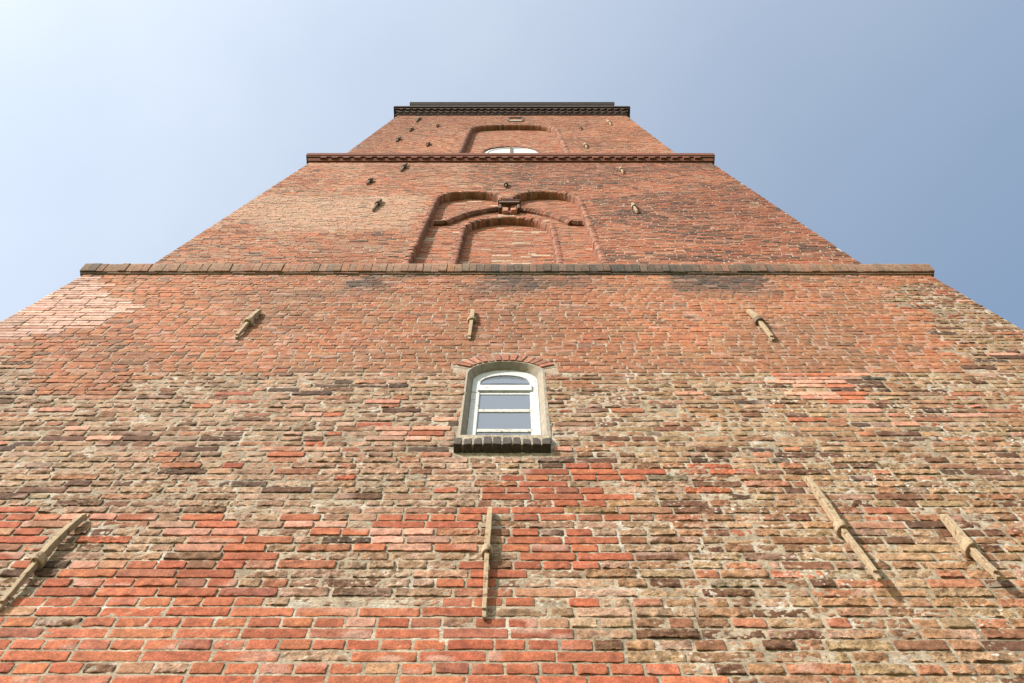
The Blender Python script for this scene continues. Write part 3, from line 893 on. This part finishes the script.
roll(bf, [(ic + .67, 16.33), (ic + .67, 12.3)], yB, .11, .038, .083, [(3, (.30, .125, .08)), (1, (.25, .11, .075))], .012)
bf.build('arch_moulding', [M_STONE, M_MORTAR], niche, angle=45)
bf = Buf()
niche_back(bf, ic - .69, ic + .69, 12.3, 17.34, yB + .11, NP)
mortar_sheet(bf, np.linspace(ic - .71, ic + .71, 20), np.linspace(12.3, 17.4, 40), lambda X, Z: yB + .1165 + 0 * X, lambda X, Z: np.array((.42, .35, .28)) + 0 * X[..., None])
bf.build('arch_panel', [M_BRICK, M_MORTAR], niche, angle=60)
# hood moulding: keel shaped run of header bricks
bf = Buf()
hood = [(-1.13, 16.62), (-.97, 16.62), (-.84, 16.98), (-.66, 17.36), (-.45, 17.62), (-.22, 17.83), (-.06, 18.02)]
for sgn in (-1, 1):
    P = np.array([(ic - sgn * x if sgn < 0 else ic + x, z) for x, z in hood], float) if sgn > 0 else np.array([(ic - x, z) for x, z in hood], float)
    d = np.r_[0, np.cumsum(np.linalg.norm(np.diff(P, axis=0), axis=1))]; n = 24
    for k in range(n):
        ta, tb = d[-1] * (k + .06) / n, d[-1] * (k + .9) / n
        pa = np.array([np.interp(ta, d, P[:, j]) for j in (0, 1)]); pb = np.array([np.interp(tb, d, P[:, j]) for j in (0, 1)])
        q = (pb - pa) / np.linalg.norm(pb - pa); nr = np.array([-q[1], q[0]])
        ring = [(-.07, yB + .02), (-.07, yB - .035), (-.03, yB - .075), (.03, yB - .075), (.07, yB - .035), (.07, yB + .02)]
        v = [[p_[0] + nr[0] * o_, y_, p_[1] + nr[1] * o_] for p_ in (pa, pb) for o_, y_ in ring]
        c = np.array(pick(MP)) * random.uniform(.45, 1.0)
        K = 6
        bf.add(v, [[j, j + 1, K + j + 1, K + j] for j in range(K - 1)] + [[0, 5, 4, 1], [1, 4, 3, 2], [K, K + 1, K + 4, K + 5], [K + 1, K + 2, K + 3, K + 4]], c, .4)
    v = []
    for t in np.linspace(0, d[-1], n):
        pa = np.array([np.interp(t, d, P[:, j]) for j in (0, 1)])
        v += [[pa[0], yB - .045, pa[1] - .055], [pa[0], yB - .045, pa[1] + .055]]
    bf.add(v, [[2 * k, 2 * k + 1, 2 * k + 3, 2 * k + 2] for k in range(n - 1)], (.40, .33, .25), .4, 1)
bf.build('hood_moulding', [M_STONE, M_MORTAR], niche, smooth=False)
# dark corbel where the two arches meet, with its two side legs
bf = Buf()
kc = ncx + .03
bf.box(kc - .17, kc + .17, S2 + .0, yB + .02, 17.98, 18.12)
bf.box(kc - .19, kc + .19, S2 - .012, yB + .02, 18.124, 18.17)
for sx in (-1, 1):
    bf.box(kc + sx * .15 - .022, kc + sx * .15 + .022, S2 + .03, yB + .02, 17.62, 17.976)
bf.build('corbel', M_CORBEL, niche, smooth=False, bevel=.010)
bf = Buf()
bf.box(kc - .115, kc - .02, S2 + .06, yB + .02, 17.55, 17.78, (.40, .19, .12), .3, 0, .01)
bf.box(kc + .02, kc + .115, S2 + .06, yB + .02, 17.55, 17.78, (.40, .17, .11), .3, 0, .01)
bf.build('corbel_brick', M_STONE, niche, smooth=False, bevel=.012)

# ================================================================== storey 3 niche, window and slot
n3x = N3['cx']; y3 = S3 + .16
bf = Buf()
W3N = dict(cx=0.0, half=.74, spring=28.2, rise=1.35)
def w3_iv(z0, z1):
    h = arch_half((z0 + z1) / 2, W3N['spring'], W3N['rise'], W3N['half'])
    return [(W3N['cx'] - h, W3N['cx'] + h)] if h > 0 else []
niche_back(bf, n3x - 1.38, n3x + 1.38, 24.2, 34.4, y3, NP, w3_iv)
def w3_hole(X, Z):
    t = np.clip((Z - W3N['spring']) / W3N['rise'], 0, 1)
    return (np.abs(X - W3N['cx']) < W3N['half'] * np.sqrt(1 - t * t)) & (Z < W3N['spring'] + W3N['rise'])
mortar_sheet(bf, np.arange(n3x - 1.4, n3x + 1.41, .04), np.arange(24.2, 34.5, .04), lambda X, Z: y3 + .0065 + 0 * X,
             lambda X, Z: np.array((.50, .42, .33)) + 0 * X[..., None], w3_hole)
niche3 = bf.build('blind_niche', [M_BRICK, M_MORTAR], tower, angle=60)
bf = Buf()
top3 = [(n3x + h, z) for z, h in [(zz, -(N3['half'] * (max(0, 1 - ((zz - N3['spring']) / N3['rise']) ** 4)) ** .5)) for zz in np.linspace(N3['spring'], N3['spring'] + N3['rise'], 16)]]
top3 += [(2 * n3x - x, z) for x, z in reversed(top3[:-1])]
roll(bf, [(n3x - 1.36, 24.2), (n3x - 1.36, 32.38)], S3, .16, .08, .083, MP)
roll(bf, top3, S3, .16, .08, .08, MP)
roll(bf, [(n3x + 1.36, 32.38), (n3x + 1.36, 24.2)], S3, .16, .08, .083, MP)
bf.build('roll_moulding', [M_STONE, M_MORTAR], niche3, angle=45)
bf = Buf()
O3 = arch_outline(0, .715, 28.2, 1.32, 24.2); I3 = arch_outline(0, .62, 28.2, 1.18, 24.2)
loft(bf, [(O3, y3 + .10), (O3, y3 + .02), (I3, y3 + .02), (I3, y3 + .06)], (.8, .8, .8))
win3 = bf.build('window', M_WHITE, tower, smooth=False)
bf = Buf(); bf.box(-.03, .03, y3 + .0, y3 + .05, 24.2, 29.36)
bf.build('mullion', M_IRON_DARK, win3, smooth=False)
bf = Buf(); v = [[x, y3 + .035, z] for x, z in I3]; K = len(v)
bf.add(v, [[k, k + 1, K - 2 - k, K - 1 - k] for k in range(K // 2 - 1)], (.1, .1, .1))
bf.build('shutter_board', M_WHITE, win3, smooth=False)
bf = Buf()
roll(bf, arc_pts(0, .74, 28.2, 1.35, 180, 0, 24), y3, .12, .04, .09, [(2, (.22, .10, .07)), (2, (.16, .08, .06)), (1, (.3, .13, .08))])
roll(bf, [(-.74, 24.3), (-.74, 28.19)], y3, .12, .04, .09, MP); roll(bf, [(.74, 28.19), (.74, 24.3)], y3, .12, .04, .09, MP)
bf.build('brick_arch', [M_STONE, M_MORTAR], win3, angle=45)
# slot near the top
bf = Buf()
bf.box(-.14, .40, S3 - .045, S3 + .02, 36.75, 36.95)
bf.box(-.14, -.07, S3 - .03, S3 + .02, 35.6, 36.745); bf.box(.33, .40, S3 - .03, S3 + .02, 35.6, 36.745)
slot = bf.build('slot_opening', M_CORBEL, tower, smooth=False)
bf = Buf(); bf.box(-.068, .328, S3 - .035, S3 + .02, 35.45, 35.9)
bf.build('slot_sill', M_PLASTER, slot, smooth=False)

# ================================================================== iron wall anchors
def anchor(x, zt, zc, zb, y, k, mat, label, dx=0.0, out=.072, style=0, lean=0.0):
    """k: width scale. upper bar, ring collar with its tie end, lower bar with a notched tip"""
    bf = Buf()
    def bar(pts, c):
        # pts: (x, z, half width, y back, y front)
        rr = [[[px - h, yf, pz], [px + h, yf, pz], [px + h * .92, yb, pz], [px - h * .92, yb, pz]] for px, pz, h, yb, yf in pts]
        v = [q for r_ in rr for q in r_]; n = len(rr)
        f = [[4 * a + j, 4 * a + (j + 1) % 4, 4 * a + 4 + (j + 1) % 4, 4 * a + 4 + j] for a in range(n - 1) for j in range(4)]
        f += [[3, 2, 1, 0], [4 * (n - 1), 4 * n - 3, 4 * n - 2, 4 * n - 1]]
        bf.add(v, f, c, .5)
    h = .0142 * k; xt = x + dx
    rj = lambda s: random.uniform(-s, s) * .5
    L1 = zt - zc; L2 = zc - zb
    bar([(x - .002, zc - .02, h * .98, y - .012, y - out * .95), (x + rj(.003), zc + L1 * .3, h * 1.05, y - .014, y - out), (x + dx * .4 + rj(.004), zc + L1 * .62, h * 1.0, y - .015, y - out * .93),
         (xt + rj(.003), zc + L1 * .9, h * .92, y - .012, y - out * .82), (xt, zt, h * .7, y - .010, y - out * .55)], (.5, .4, .2))
    bar([(x, zc + .0, h * .82, y - .012, y - out * .80), (x + rj(.003), zc - L2 * .35, h * .80, y - .014 - lean * .3, y - out * .78 - lean * .3), (x + rj(.004), zc - L2 * .7, h * .74, y - .012 - lean * .65, y - out * .70 - lean * .65),
         (x + rj(.002), zb + L2 * .09, h * .72, y - .010 - lean * .9, y - out * .66 - lean * .9)], (.5, .4, .2))
    bar([(x, zb + L2 * .11, h * .72, y - .006 - lean * .92, y - out * .46 - lean * .92), (x + .002, zb, h * .6, y - .004 - lean, y - out * .40 - lean)], (.4, .3, .15))
    o = bf.build('wall_anchor', mat, tower, smooth=False, bevel=.0028 * k)
    o['label'] = label
    bf = Buf()
    n = 12; hw = h * 2.2; ca = []
    for (zz_, sc) in ((zc - .032 * k, .92), (zc - .016 * k, 1.0), (zc + .016 * k, 1.0), (zc + .030 * k, .92)):
        ca.append([[x + hw * sc * (1 if abs(math.cos(t)) > .95 else .93) * math.cos(t), y - out * .48 + (out * .72) * sc * math.sin(t), zz_] for t in np.linspace(0, 2 * math.pi, n, endpoint=False)])
    v = [q for r_ in ca for q in r_]
    f = [[n * a + j, n * a + (j + 1) % n, n * a + n + (j + 1) % n, n * a + n + j] for a in range(3) for j in range(n)]
    for base, flip in ((0, True), (3 * n, False)):
        for j in range(1, n - 2, 2):
            q = [base, base + j, base + j + 1, base + j + 2]
            f.append(q[::-1] if flip else q)
    bf.add(v, f, (.4, .3, .2), .5)
    bf.build('collar', mat if style == 0 else M_IRON_DARK, o, smooth=False, bevel=.003 * k)
    return o

anchor(-2.226, 6.402, 5.906, 5.50, 0, 1.05, M_IRON_PALE, 'long pale iron anchor with bent upper bar on the pale brick patch at lower left', .020, .058)
anchor(-.056, 6.489, 6.008, 5.44, 0, 1.0, M_IRON_PALE, 'long pale iron anchor below the dark window sill', .004, .050)
anchor(1.762, 6.861, 6.241, 5.684, 0, 1.12, M_IRON_PALE, 'longest pale iron anchor on the right casting a shadow past its tip', -.006, .062, 0, .045)
anchor(2.330, 6.388, 6.033, 5.720, 0, 1.1, M_IRON_PALE, 'shorter split ochre iron anchor at the far lower right', .012, .070, 0, .03)
anchor(-2.258, 10.446, 10.048, 9.624, 0, 1.35, M_IRON_PALE, 'pale iron anchor in the orange brick band left of the window', .004, .062)
anchor(-.299, 10.484, 10.148, 9.599, 0, 1.35, M_IRON_PALE, 'pale iron anchor above the arched window', -.004, .050)
anchor(2.238, 10.454, 10.089, 9.575, 0, 1.5, M_IRON_PALE, 'pale iron anchor in the orange brick band right of the window', -.016, .062, 1)
for (x, zt, zc, zb, k, mt, lab) in [
    (-2.117, 18.00, 17.60, 17.04, 1.5, M_IRON_DARK, 'dark rusty anchor left of the twin arched niche'),
    (-2.593, 20.45, 20.19, 19.81, 1.5, M_IRON_DARK, 'dark rusty anchor higher and farther left of the twin arched niche'),
    (-2.174, 22.67, 22.19, 21.57, 1.5, M_IRON_DARK, 'dark rusty anchor just under the middle cornice at left'),
    (1.970, 17.61, 17.33, 16.87, 1.5, M_IRON_PALE, 'pale anchor right of the twin arched niche'),
    (2.218, 22.04, 21.73, 21.29, 1.4, M_IRON_PALE, 'small pale anchor under the middle cornice at right'),
    (-.068, 19.93, 19.69, 19.44, 1.5, M_IRON_DARK, 'stubby dark anchor above the twin arched niche')]:
    anchor(x, zt, zc, zb, S2, k, mt, lab, .01, .07)
for (x, zt, zc, zb, k, mt, lab) in [
    (-3.150, 36.83, 36.02, 35.24, 1.7, M_IRON_DARK, 'dark anchor just under the top cornice at left'),
    (-3.050, 33.10, 32.45, 31.98, 1.7, M_IRON_DARK, 'thin dark anchor below the one under the top cornice'),
    (-3.125, 30.21, 29.67, 29.15, 1.9, M_IRON_DARK, 'dark anchor nearest the left edge above the middle cornice'),
    (-2.197, 28.77, 28.40, 28.03, 1.9, M_IRON_DARK, 'short dark anchor just left of the top niche'),
    (-2.340, 34.14, 33.79, 33.44, 1.7, M_IRON_DARK, 'stubby dark anchor up and left of the top niche'),
    (3.180, 35.83, 34.95, 34.15, 1.9, M_IRON_PALE, 'bright pale anchor under the top cornice at right'),
    (2.128, 33.45, 33.0, 32.62, 1.5, M_IRON_DARK, 'small dark anchor right of the top niche'),
    (1.945, 28.65, 28.1, 27.57, 1.9, M_IRON_PALE, 'pale anchor beside the lower right of the top niche')]:
    anchor(x, zt, zc, zb, S3, k, mt, lab, .01, .07)
